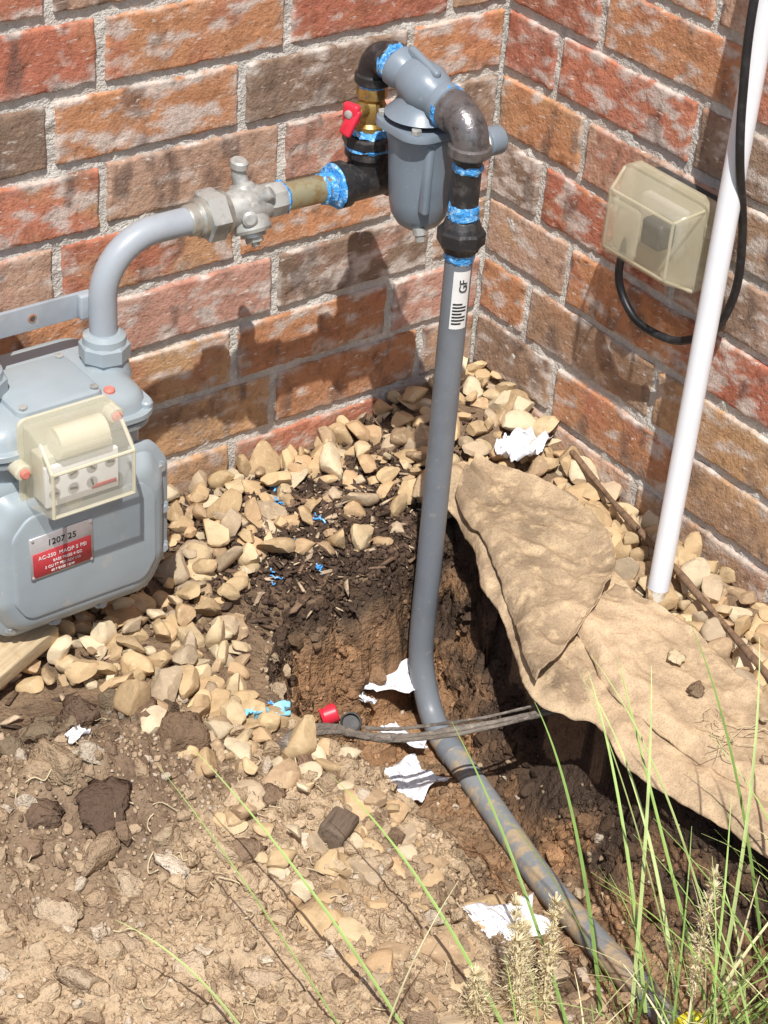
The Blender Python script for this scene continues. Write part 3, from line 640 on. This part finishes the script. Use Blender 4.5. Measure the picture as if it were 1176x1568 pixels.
hexnut('plug_nut',cp+ax*.035,ax,.007,.011,m_zinc,gv)
lathe('plug_bolt',cp+ax*.042,ax,[(0,.005),(.004,.005),(.005,.003)],m_zinc,gv,12)
lathe('plug_head',cp-ax*.024,-ax,[(0,.010),(.010,.009),(.014,.009)],m_dull,gv,20)
hd=Vector((0,-.08,1)).normalized()
lathe('operating_head',cp-ax*.034+Vector((0,.002,0)),hd,[(0,.0095),(.010,.0095),(.011,.0115),(.018,.0115),(.020,.009)],m_dull,gv,24,sx=.85)
lathe('lock_wing_stub',cp+Vector((.014,-.012,.012)),(.6,-.4,.5),[(0,.008),(.012,.008),(.013,.006)],m_dull,gv,16)
lathe('lock_wing_ear',cp+Vector((-.010,-.020,-.004)),(-.3,-.9,.2),[(0,.009),(.007,.009),(.009,.006)],m_dull,gv,16)
lathe('union_ring',(-.566,vy,PZ),(1,0,0),[(0,.020),(.003,.0225),(.010,.0225)],m_zinc,gv,24)
hexnut('union_nut',(-.557,vy,PZ),(1,0,0),.024,.030,m_dull,gv,.2)
lathe('union_collar',(-.534,vy,PZ),(1,0,0),[(0,.026),(.006,.025),(.008,.021)],m_zinc,gv,28)

sp=empty('meter_inlet_pipe')
X1=-.684
pts=[(X1,vy,.295),(X1,vy,.32),(X1,vy,.345)]
R=.068
for i in range(0,11):
    a=math.pi/2*i/10;pts.append((X1+R-R*math.cos(a),vy,PZ-R+R*math.sin(a)))
pts+=[(-.590,vy,PZ),(-.565,vy,PZ)]
tube('bent_pipe',pts,.0158,m_pipe,sp,28,raw=True)
lathe('thread_collar',(-.578,vy,PZ),(1,0,0),[(0,.0165),(.002,.0180),(.012,.0185)],m_zinc,sp,24)
pts=[(-.836,vy,.295),(-.836,vy,.40),(-.836,vy,.52),(-.85,vy,.56),(-.89,vy,.585),(-1.05,vy,.59),(-1.2,vy,.59)]
tube('outlet_pipe',pts,.0158,m_pipe,sp,24,8)
bar=empty('meter_bracket_bar')
rbox('flat_bar',(-.85,vy+.019,.338),(.32,.005,.030),.001,m_pipe,bar)
rbox('pipe_clip',(-.690,vy+.013,.338),(.034,.010,.030),.003,m_pipe,bar)
rbox('wall_strut',(-.99,vy/2+.01,.338),(.03,-vy+.005,.005),.001,m_pipe,bar)
lathe('bar_hole_rim',(-.762,vy+.0165,.338),(0,-1,0),[(0,.0055),(.0008,.005)],M('rust',(.34,.17,.10),rough=.9,noise=[(200,(.5,.4,.3),.5,.7,3)]),bar,16)
lathe('bar_hole',(-.762,vy+.0157,.338),(0,-1,0),[(0,.0032),(.0004,.0030)],m_dark,bar,16)

# ------------------------------------------------------------------ gas meter
gm=empty('gas_meter')
cx=-.768;my=-.155
def rr(x0,x1,z0,z1,r):return round_poly([(x0,z0),(x1,z0),(x1,z1),(x0,z1)],r)
low=round_poly([(cx-.092,.002),(cx+.092,.002),(cx+.117,.050),(cx+.117,.168),(cx+.098,.200),(cx-.098,.200),(cx-.117,.168),(cx-.117,.050)],[.03,.03,.03,.03,.02,.02,.03,.03],6)
loft('centre_case',low,[(-.225,.004),(-.085,.004)],'y',m_paint,gm)
loft('front_cover',low,[(-.222,0),(-.224,-.003),(-.230,-.003),(-.2325,.001),(-.2335,.006),(-.247,.014),(-.2515,.020),(-.2535,.028)],'y',m_paint,gm)
loft('back_cover',low,[(-.088,0),(-.086,-.003),(-.080,-.003),(-.0775,.001),(-.0765,.006),(-.063,.014),(-.0585,.020),(-.0565,.028)],'y',m_paint,gm)
loft('case_flange',low,[(-.162,-.001),(-.160,-.004),(-.150,-.004),(-.148,-.001)],'y',m_paint,gm)
bolts=[(cx-.108,.165),(cx-.112,.108),(cx-.112,.053),(cx-.085,.013),(cx-.03,.004),(cx+.03,.004),(cx+.085,.013),(cx+.112,.053),(cx+.112,.108),(cx+.108,.165)]
for i,(x,z) in enumerate(bolts):
    lathe('lug_%d'%i,(x,-.2215,z),(0,-1,0),[(0,.009),(.010,.009),(.012,.007)],m_paint,gm,20)
    hexnut('bolt_%d'%i,(x,-.2330,z),(0,-1,0),.005,.0055,m_dull if i%3==0 else m_pipe,gm,.3*i)
inn=round_poly([(cx-.075,.035),(cx+.075,.035),(cx+.09,.060),(cx+.09,.150),(cx+.07,.172),(cx-.07,.172),(cx-.09,.150),(cx-.09,.060)],.02,6)
loft('front_panel',inn,[(-.2530,0),(-.2560,.001),(-.2570,.004)],'y',m_paint,gm)
loft('neck',rr(cx-.098,cx+.096,-.228,-.08,.028),[(.185,0),(.235,0)],'z',m_paint,gm)
up=rr(cx-.108,cx+.104,-.240,-.068,.032)
loft('upper_case',up,[(.228,.006),(.229,0),(.236,-.001),(.238,.003),(.258,.005),(.266,.010),(.271,.018),(.273,.026)],'z',m_paint,gm)
loft('upper_flange',rr(cx-.112,cx+.108,-.244,-.064,.034),[(.240,.001),(.241,0),(.247,0),(.248,.001)],'z',m_paint,gm)
loft('top_pad',rr(cx-.058,cx+.048,-.222,-.125,.012),[(.270,0),(.278,.002),(.280,.005)],'z',m_paint,gm)
for i,(x,y) in enumerate([(cx-.048,-.212),(cx+.038,-.212),(cx-.048,-.135),(cx+.038,-.135)]):
    hexnut('pad_screw_%d'%i,(x,y,.2800),(0,0,1),.003,.005,m_dull,gm)
for i,(x,y) in enumerate([(cx-.098,-.228),(cx+.094,-.228),(cx+.096,-.08),(cx,-.240)]):
    lathe('top_bolt_%d'%i,(x,y,.247),(0,0,1),[(0,.007),(.006,.007),(.008,.005)],m_paint,gm,14)
lathe('red_top_seal',(cx+.055,-.215,.268),(0,0,1),[(0,.0065),(.006,.0065),(.008,.005)],m_orange,gm,16)
lathe('red_rear_cap',(cx-.070,-.13,.268),(0,0,1),[(0,.006),(.008,.006),(.010,.005)],m_red,gm,16)
for i,x in enumerate((X1,-.836)):
    lathe('port_neck_%d'%i,(x,my,.255),(0,0,1),[(0,.030),(.016,.027),(.024,.024),(.030,.024)],m_paint,gm,28)
    lathe('swivel_nut_%d'%i,(x,my,.277),(0,0,1),[(0,.0265),(.002,.029),(.018,.029),(.021,.026)],m_paint,gm,8,.2)
    lathe('swivel_sleeve_%d'%i,(x,my,.297),(0,0,1),[(0,.025),(.008,.024),(.012,.018)],m_paint,gm,28)
ix0,ix1=-.835,-.732
side=[(-.244,.180),(-.300,.194),(-.306,.199),(-.306,.250),(-.300,.262),(-.280,.279),(-.262,.284),(-.244,.284)]
def prism_x(name,poly,x0,x1,mat,parent,bev=.003):
    bm=bmesh.new();vs=[bm.verts.new((x0,a,b)) for a,b in poly];f=bm.faces.new(vs)
    r=bmesh.ops.extrude_face_region(bm,geom=[f])
    for v in [g for g in r['geom'] if isinstance(g,bmesh.types.BMVert)]:v.co.x=x1
    bmesh.ops.recalc_face_normals(bm,faces=bm.faces[:])
    if bev:bmesh.ops.bevel(bm,geom=bm.edges[:],offset=bev,segments=3,affect='EDGES',profile=.5)
    me=bpy.data.meshes.new(name);bm.to_mesh(me);bm.free();me.materials.append(mat)
    me.polygons.foreach_set('use_smooth',np.ones(len(me.polygons),bool));me.set_sharp_from_angle(angle=math.radians(40))
    ob=bpy.data.objects.new(name,me);COL.objects.link(ob);ob.parent=parent;return ob
prism_x('index_cover',side,ix0,ix1,m_clear,gm,.004)
loft('index_cover_rim',rr(ix0-.004,ix1+.004,.176,.288,.010),[(-.2445,0),(-.2400,0)],'y',m_clear2,gm)
for i,(a_,b_) in enumerate([((ix0+.003,-.304,.198),(ix0+.003,-.304,.252)),((ix1-.003,-.304,.198),(ix1-.003,-.304,.252)),((ix0+.003,-.304,.1985),(ix1-.003,-.304,.1985)),((ix0+.003,-.304,.252),(ix1-.003,-.304,.252)),((ix0+.003,-.304,.252),(ix0+.003,-.279,.277)),((ix1-.003,-.304,.252),(ix1-.003,-.279,.277))]):
    tube('cover_edge_%d'%i,[a_,b_],.0022,m_clear2,gm,8,2)
lathe('index_hood',((ix0+ix1)/2-.030,-.272,.268),(1,0,0),[(0,.012),(.001,.018),(.059,.018),(.060,.012)],m_clear2,gm,24)
rbox('index_plate',((ix0+ix1)/2,-.276,.219),(.088,.006,.050),.001,m_label,gm)
rbox('index_mount',((ix0+ix1)/2,-.258,.222),(.086,.026,.06),.003,m_clear2,gm)
for i in range(8):
    x=(ix0+ix1)/2-.034+(i%4)*.0225;z=.230 if i<4 else .211
    if i==7:continue
    lathe('dial_%d'%i,(x,-.2795,z),(0,-1,0),[(0,.0065),(.0006,.0065)],m_plate,gm,20)
    rbox('dial_hand_%d'%i,(x,-.2806,z),(.0022,.0008,.009),.0002,m_ink,gm,(0,random.uniform(0,3),0),1)
rbox('index_red_text',((ix0+ix1)/2+.026,-.2796,.2035),(.03,.0008,.005),.0002,m_redplate,gm,None,1)
for i,(x,z) in enumerate([(ix0-.006,.232),(ix1+.003,.268)]):
    lathe('side_lug_%d'%i,(x,-.238,z),(0,-1,0),[(0,.010),(.018,.010),(.020,.008)],m_clear2,gm,18)
    lathe('seal_%d'%i,(x,-.2575,z),(0,-1,0),[(0,.0055),(.004,.0055),(.005,.004)],m_orange,gm,16)
lathe('bottom_lug',((ix0+ix1)/2,-.246,.178),(0,-1,0),[(0,.010),(.014,.010)],m_clear2,gm,18)
bxx,bz=-.800,.118
rbox('badge_plate',(bxx,-.2580,bz),(.078,.002,.056),.0006,m_plate,gm,(0,math.radians(-1),0),1)
rbox('badge_red',(bxx,-.2593,bz-.009),(.072,.0008,.032),.0002,m_redplate,gm,(0,math.radians(-1),0),1)
text('badge_numbers','1207 25',(bxx,-.2594,bz+.016),.011,m_ink,gm)
text('badge_type','AC-250  MAOP 5 PSI',(bxx,-.2600,bz-.001),.0068,m_label,gm)
text('badge_line_1','BASE PRESS 4 OZ',(bxx+.006,-.2600,bz-.009),.0048,m_label,gm)
text('badge_line_2','3 CU FT PER REV 110',(bxx,-.2600,bz-.0155),.0048,m_label,gm)
text('badge_line_3','60 F BASE TEMP',(bxx,-.2600,bz-.0215),.0042,m_label,gm)
for i,(sx,sz) in enumerate([(-1,-1),(1,-1),(-1,1),(1,1)]):
    lathe('badge_rivet_%d'%i,(bxx+sx*.036,-.2588,bz+sz*.025),(0,-1,0),[(0,.002),(.0015,.0015)],m_plate,gm,10)

# ------------------------------------------------------------------ outdoor outlet cover
oc=empty('outdoor_outlet_cover')
y0,y1,z0,z1=-.442,-.300,.322,.432
rbox('back_box',(-.016,-.371,.377),(.030,.128,.088),.004,m_dark,oc)
rbox('gasket_plate',(-.034,-.371,.377),(.006,.138,.104),.002,m_olive,oc)
yz=rr(y0,y1,z0,z1,.012)
loft('cover_rim',rr(y0-.003,y1+.003,z0-.003,z1+.003,.014),[(-.0375,0),(-.0505,0),(-.0555,0),(-.056,.001)],'x',m_smoke2,oc)
loft('cover_lid',yz,[(-.0565,.001),(-.068,.004),(-.088,.011),(-.094,.016),(-.096,.021)],'x',m_smoke,oc)
loft('lid_ridge',rr(-.378,-.322,.345,.410,.008),[(-.0965,0),(-.0985,.002),(-.0995,.004)],'x',m_smoke,oc)
fy0,fy1,fz0,fz1=-.424,-.318,.340,.414
for i,(a_,b_) in enumerate([((-.091,fy0,fz0),(-.091,fy1,fz0)),((-.091,fy0,fz1),(-.091,fy1,fz1)),((-.091,fy0,fz0),(-.091,fy0,fz1)),((-.091,fy1,fz0),(-.091,fy1,fz1)),((-.091,fy0,fz0),(-.058,y0+.003,z0+.003)),((-.091,fy0,fz1),(-.058,y0+.003,z1-.003)),((-.091,fy1,fz0),(-.058,y1-.003,z0+.003)),((-.091,fy1,fz1),(-.058,y1-.003,z1-.003))]):
    tube('lid_edge_%d'%i,[a_,b_],.0020,m_smoke2,oc,8,2)
rbox('hinge_tab_1',(-.053,y0-.004,.405),(.010,.008,.016),.002,m_smoke2,oc)
rbox('hinge_tab_2',(-.053,y0-.004,.350),(.010,.008,.016),.002,m_smoke2,oc)
rbox('latch',(-.055,y1+.004,.377),(.010,.008,.020),.002,m_smoke2,oc)
rbox('outlet_inside',(-.044,-.365,.377),(.014,.070,.06),.003,m_label,oc)
rbox('plug_inside',(-.066,-.380,.378),(.028,.034,.034),.005,m_dark,oc)

cab=empty('black_power_cable')
tube('cable',[(-.050,-.318,.345),(-.055,-.318,.325),(-.052,-.312,.295),(-.050,-.317,.271),(-.050,-.337,.250),(-.050,-.365,.2396),(-.042,-.41,.240),(-.035,-.445,.260),(-.035,-.470,.2864),(-.035,-.4863,.3463),(-.050,-.4917,.4278),(-.085,-.5005,.519),(-.090,-.492,.5926),(-.090,-.484,.698),(-.07,-.475,.85),(-.04,-.465,1.0),(-.0,-.455,1.05)],.0052,m_cable,cab,12,8)

wp=empty('white_pvc_pipe')
a=Vector((-.1255,-.5285,-.078));b=Vector((-.060,-.4744,.5954));d=(b-a)
tube('lower_dirty_end',[a,a+d*.03,a+d*.07],.0135,m_whited,wp,28,4)
tube('pipe',[a+d*.07,a+d*.5,b,a+d*1.3],.0134,m_white,wp,28,8)
e0=a+d*1.3
tube('top_elbow',[e0,e0+d*.03,e0+d*.06+Vector((.01,0,0)),e0+d*.07+Vector((.06,0,0))],.0165,m_white,wp,24,6)

# ------------------------------------------------------------------ small debris
def paper(name,x,y,w,l,ang,z,amp=.006,seed=0,mat=m_paper,tilt=(0,0)):
    n=18
    S,T=np.meshgrid(np.linspace(-.5,.5,n),np.linspace(-.5,.5,n));s=S.ravel();t=T.ravel()
    ww=w*(1+.3*fbm(t,t*0+seed,2,2,seed));px=s*ww+.008*fbm(s,t,3,2,seed+4);py=t*l+.006*fbm(s,t,3,2,seed+6)
    pz=amp*(2.4*np.abs(fbm(s+3,t,2.6,3,seed+1))+fbm(s,t,6,2,seed+2)*.6)+amp*2*(s*s+t*t)
    ca,sa=math.cos(ang),math.sin(ang)
    V=np.stack([x+px*ca-py*sa,y+px*sa+py*ca,z+pz+px*tilt[0]+py*tilt[1]],1)
    id=np.arange(n*n).reshape(n,n);f=np.stack([id[:-1,:-1],id[:-1,1:],id[1:,1:],id[1:,:-1]],-1).reshape(-1,4)
    ob=mesh_obj(name,V,f,mat,smooth=True,sharp=25);md=ob.modifiers.new('t','SOLIDIFY');md.thickness=.0004
    return ob
paper('paper_scrap',-.345,-.295,.074,.044,-.55,-.240,seed=3,tilt=(0,.25))
paper('paper_scrap',-.425,-.440,.070,.062,.2,-.276,seed=13,amp=.008)
paper('paper_scrap',-.372,-.366,.055,.020,-1.25,-.278,seed=23,amp=.005)
paper('paper_scrap',-.070,-.198,.068,.055,.3,-.030,seed=33,amp=.013)
paper('paper_scrap',-.612,-.825,.080,.050,-.5,-.074,seed=43,amp=.006)
paper('paper_scrap',-.883,-.436,.024,.012,.3,.018,seed=53,amp=.005)
paper('paper_scrap',-.390,-.305,.012,.020,.3,-.250,seed=63,amp=.004)
rc=empty('red_pipe_cap')
o=(-.455,-.293,-.256)
lathe('cap_shell',o,(.9,-.3,.25),[(0,.0115),(.001,.0125),(.020,.0125),(.022,.011)],m_red,rc,24)
lathe('cap_rim',o,(.9,-.3,.25),[(0,.0128),(.003,.0140),(.004,.0128)],m_red,rc,24)
bc=empty('black_pipe_cap')
lathe('cap_shell',(-.416,-.308,-.272),(-.5,-.5,.6),[(0,.014),(.010,.014),(.011,.012),(.004,.011)],m_dark,bc,24)
def strands(name,mat,specs):
    V=[];F=[]
    for (x,y,n,L,r,zo) in specs:
        for i in range(n):
            px=x+random.gauss(0,L*.4);py=y+random.gauss(0,L*.4);a=random.uniform(0,6.3);P=[]
            for k in range(4):
                zz=(H1(px,py) if zo is None else zo)
                P.append((px,py,zz+.005+random.uniform(0,.004)));a+=random.gauss(0,.7);px+=math.cos(a)*L*.3;py+=math.sin(a)*L*.3
            v,f=tube_data(P,r*random.uniform(.7,1.4),5,3);o_=len(V);V+=v;F+=[[q+o_ for q in ff] for ff in f]
    return mesh_obj(name,V,F,mat)
m_rag=M('pale_blue_rag',(.22,.58,.80),rough=.8,noise=[(90,(.5,.75,.85),.5,.7,3)])
paper('blue_rag',-.640,-.435,.045,.012,-.35,-.068,amp=.007,seed=91,mat=m_rag)
strands('blue_sealant_shavings',m_blue,[(x,y,5,.010,.0011,None) for (x,y) in [(-.416,-.214),(-.472,-.212),(-.384,-.069),(-.39,-.10),(-.37,-.15),(-.43,-.17)]]+[(-.62,-.425,7,.022,.001,None)])
pk=empty('wooden_board')
rbox('board',(-.895,-.238,-.026),(.20,.06,.02),.002,m_wood,pk,(.05,-.05,math.radians(22)))
lathe('nail_head',(-.85,-.22,-.0145),(0,0,1),[(0,.003),(.001,.002)],m_dull,pk,10)
br=empty('dead_branch')
base=[(-.668,-.505,-.046),(-.635,-.490,-.050),(-.590,-.486,-.070),(-.545,-.496,-.094),(-.505,-.505,-.110),(-.45,-.520,-.116),(-.40,-.545,-.108),(-.345,-.590,-.080),(-.325,-.61,-.066)]
tube('main_stem',base,lambda t:.0056*(1-.4*t)+.001*math.sin(t*30),m_stick,br,12,8,wob=.14)
tube('split_strand',[(p[0]+random.uniform(-.003,.003),p[1]-.008+random.uniform(-.003,.003),p[2]+.002+random.uniform(-.002,.003)) for p in base[1:]],lambda t:.0034*(1-.4*t),m_stick,br,8,8,wob=.18)
tube('bark_strand',[(p[0]+.004,p[1]+.007,p[2]+.004+random.uniform(-.002,.003)) for p in base[3:8]],lambda t:.0026*(1-.4*t),m_stick,br,8,8,wob=.18)
tw=empty('fallen_twig')
tube('twig',[(-.020,-.245,-.020),(-.038,-.33,-.028),(-.060,-.42,-.028),(-.080,-.51,-.026),(-.105,-.61,-.026),(-.13,-.70,-.024),(-.16,-.83,-.028)],lambda t:.0042+.0008*math.sin(t*25),m_twig,tw,10,8,wob=.1)
tube('knot',[(-.060,-.42,-.028),(-.064,-.425,-.020),(-.07,-.43,-.016)],lambda t:.003*(1-.6*t),m_twig,tw,8,4)
rbox('wood_chunk',(-.691,-.641,-.050),(.042,.030,.030),.004,M('dark_wood',(.16,.115,.08),rough=.9,noise=[((20,200,200),(.45,),.45,.7,3)],bump=[(200,.6,.002)]),None,(.2,.1,.5))
yp=empty('yellow_gas_pipe')
tube('stub',[(-.505,-1.0,-.135),(-.515,-1.03,-.125),(-.525,-1.07,-.12)],.018,m_yellow,yp,24,4)
lathe('stub_collar',(-.502,-.995,-.137),(-.3,-.9,.3),[(0,.0185),(.002,.021),(.012,.021),(.014,.0185)],m_yellow,yp,24)
strands('dry_root_fibres',m_straw,[(-.255,-.775,26,.035,.0004,-.030)]+[(random.uniform(-1.0,-.62),random.uniform(-1.0,-.4),1,random.uniform(.012,.04),.0006,None) for _ in range(80)])

# ------------------------------------------------------------------ grass
GV=[];GF=[];GC=[];go=0
def blade(root,tip,bow,w,col,n=9):
    global go
    r=Vector(root);t=Vector(tip);up=Vector((0,0,1))
    m=(r+t)/2+Vector(bow);side=(t-r).cross(up)
    if side.length<1e-4:side=Vector((1,0,0))
    side.normalize();side=(side+Vector((random.uniform(-.5,.5),random.uniform(-.5,.5),0))).normalized()
    for i in range(n+1):
        u=i/n;p=r*(1-u)**2+m*2*u*(1-u)+t*u*u
        ww=w*(1-u**2.2)*.5+.0002
        nrm=side.cross((t-r).normalized())*ww*.35
        GV.append(p-side*ww);GV.append(p-nrm);GV.append(p+side*ww)
        c=np.array(col)*(1+.35*u);GC.extend([c,c*.9,c])
    for i in range(n):
        a=go+i*3;GF.append((a,a+1,a+4,a+3));GF.append((a+1,a+2,a+5,a+4))
    go+=(n+1)*3
greens=[(.26,.38,.10),(.32,.44,.14),(.20,.31,.08),(.40,.48,.19),(.57,.52,.30)]
def tuft(x,y,n,hmin,hmax,spread,dry=.2,w=(.0014,.0032)):
    for _ in range(n):
        px=x+random.gauss(0,.02);py=y+random.gauss(0,.02);hh=random.uniform(hmin,hmax)
        a=random.uniform(0,6.3);s=spread*random.uniform(.2,1)*hh
        z=max(H1(px,py),-.12)
        col=greens[4] if random.random()<dry else random.choice(greens[:4])
        blade((px,py,z-.01),(px+math.cos(a)*s,py+math.sin(a)*s,z+hh*random.uniform(.75,1)),(math.cos(a)*s*-.25,math.sin(a)*s*-.25,hh*.18),random.uniform(*w),col)
for _ in range(46):
    x=random.uniform(-.60,-.22);y=random.uniform(-1.25,-1.02);tuft(x,y,9,.08,.26,.9,.12)
for _ in range(16):
    x=random.uniform(-.42,-.22);y=random.uniform(-1.05,-.92);tuft(x,y,7,.05,.18,.8,.12)
for _ in range(12):
    x=random.uniform(-.92,-.68);y=random.uniform(-1.12,-.98);tuft(x,y,5,.05,.18,.9,.5)
for _ in range(300):
    x=random.uniform(-2.2,-.2);y=random.uniform(-2.4,-1.25);tuft(x,y,5,.04,.12,.8)
LB=[((-.85,-.93,-.06),(-.912,-.643,.15)),((-.80,-.95,-.06),(-.86,-.62,.13)),((-.62,-.98,-.06),(-.612,-.824,.22)),((-.58,-1.0,-.06),(-.52,-.80,.20)),((-.50,-1.02,-.06),(-.40,-.90,.26)),
    ((-.44,-1.05,-.06),(-.42,-.95,.30)),((-.72,-.98,-.06),(-.75,-.70,.10)),((-.66,-.98,-.06),(-.60,-.70,.10)),((-.55,-1.02,-.06),(-.60,-.86,.28)),((-.40,-1.02,-.06),(-.34,-.92,.22)),((-.93,-.90,-.06),(-1.02,-.75,.10)),((-.62,-1.02,-.06),(-.72,-.90,.20)),((-.60,-1.0,-.06),(-.50,-.86,.24)),((-.52,-1.02,-.06),(-.46,-.78,.18)),((-.48,-1.0,-.06),(-.52,-.80,.22)),((-.42,-1.0,-.06),(-.46,-.86,.28)),((-.54,-1.0,-.06),(-.44,-.72,.10))]
for r_,t_ in LB:
    blade(r_,t_,(random.uniform(-.02,.02),random.uniform(-.02,.02),.07),.0034,random.choice(greens[:4]),20)
GV=np.array([v[:] for v in GV]);mesh_obj('grass',GV,np.array(GF),m_grass,col=np.clip(np.array(GC),0,1))
m_seed=M('dry_seedhead',(.80,.70,.46),rough=.8,noise=[(90,(.8,),.5,.7,1)])
def seedhead(x,y,z0,z1,rad,n,lean):
    e=empty('dry_seedhead_plant')
    P=[(x,y,-.08),(x+lean[0]*.3,y+lean[1]*.3,(z0-.08)/2),(x+lean[0],y+lean[1],z0),(x+lean[0]*1.6,y+lean[1]*1.6,z1)]
    C=catmull(P,10);tube('stem',P,.0012,m_seed,e,6,10)
    V=[];F=[]
    for i in range(n):
        u=random.uniform(.55,1);c0=C[int(u*(len(C)-1))]
        d=Vector((random.gauss(0,1),random.gauss(0,1),random.uniform(.2,1.8))).normalized()
        r0=rad*random.random()*math.sin(math.pi*min(1,(u-.53)/.49))
        c=c0+Vector((d.x,d.y,0))*r0
        s=d.cross(Vector((random.random(),random.random(),random.random()))).normalized()*.0009
        L=random.uniform(.004,.010);k=len(V)
        V+=[c-s,c+s,c+d*L+s*.2,c+d*L-s*.2];F.append([k,k+1,k+2,k+3])
    mesh_obj('spikelets',np.array([v[:] for v in V]),F,m_seed,e)
seedhead(-.70,-.955,-.04,.06,.022,1900,(.01,.02))
seedhead(-.725,-.955,-.05,.03,.020,1400,(-.01,.02))
seedhead(-.675,-.965,-.04,.09,.015,1200,(.01,.02))
seedhead(-.69,-.975,-.02,.11,.013,1000,(-.01,.03))
seedhead(-.59,-1.06,.03,.15,.010,700,(.02,.02))

# ------------------------------------------------------------------ camera, light, world
X=Vector((.8004,-.2948,.5220));Y=Vector((-.5959,-.4865,.6390))
X.normalize();Y=(Y-X*X.dot(Y)).normalized();Z=X.cross(Y)
cam=bpy.data.cameras.new('camera');co=bpy.data.objects.new('camera',cam);COL.objects.link(co)
co.matrix_world=Matrix(((X.x,-X.y,-X.z,-1.6275),(Y.x,-Y.y,-Y.z,-1.8232),(Z.x,-Z.y,-Z.z,1.3906),(0,0,0,1)))
cam.sensor_fit='VERTICAL';cam.sensor_height=36;cam.lens=3000/1568*36;cam.clip_end=1000;cam.clip_start=.02
scene.camera=co
sd=Vector((.8,1,-2.2)).normalized()
sl=bpy.data.lights.new('sun','SUN');sl.energy=5.0;sl.angle=math.radians(.5);sl.color=(1,.965,.91)
so=bpy.data.objects.new('sun',sl);COL.objects.link(so);so.rotation_euler=sd.to_track_quat('-Z','Y').to_euler();so.location=(-2,-3,6)
w=bpy.data.worlds.new('World');scene.world=w;w.use_nodes=True
nt=w.node_tree;bg=nt.nodes['Background'];sk=nt.nodes.new('ShaderNodeTexSky');sk.sky_type='NISHITA';sk.sun_disc=False
sk.sun_elevation=math.asin(-sd.z);sk.sun_rotation=math.atan2(-sd.x,-sd.y)
nt.links.new(sk.outputs[0],bg.inputs['Color']);bg.inputs['Strength'].default_value=.13
scene.view_settings.view_transform='Standard';scene.view_settings.look='None';scene.view_settings.exposure=0
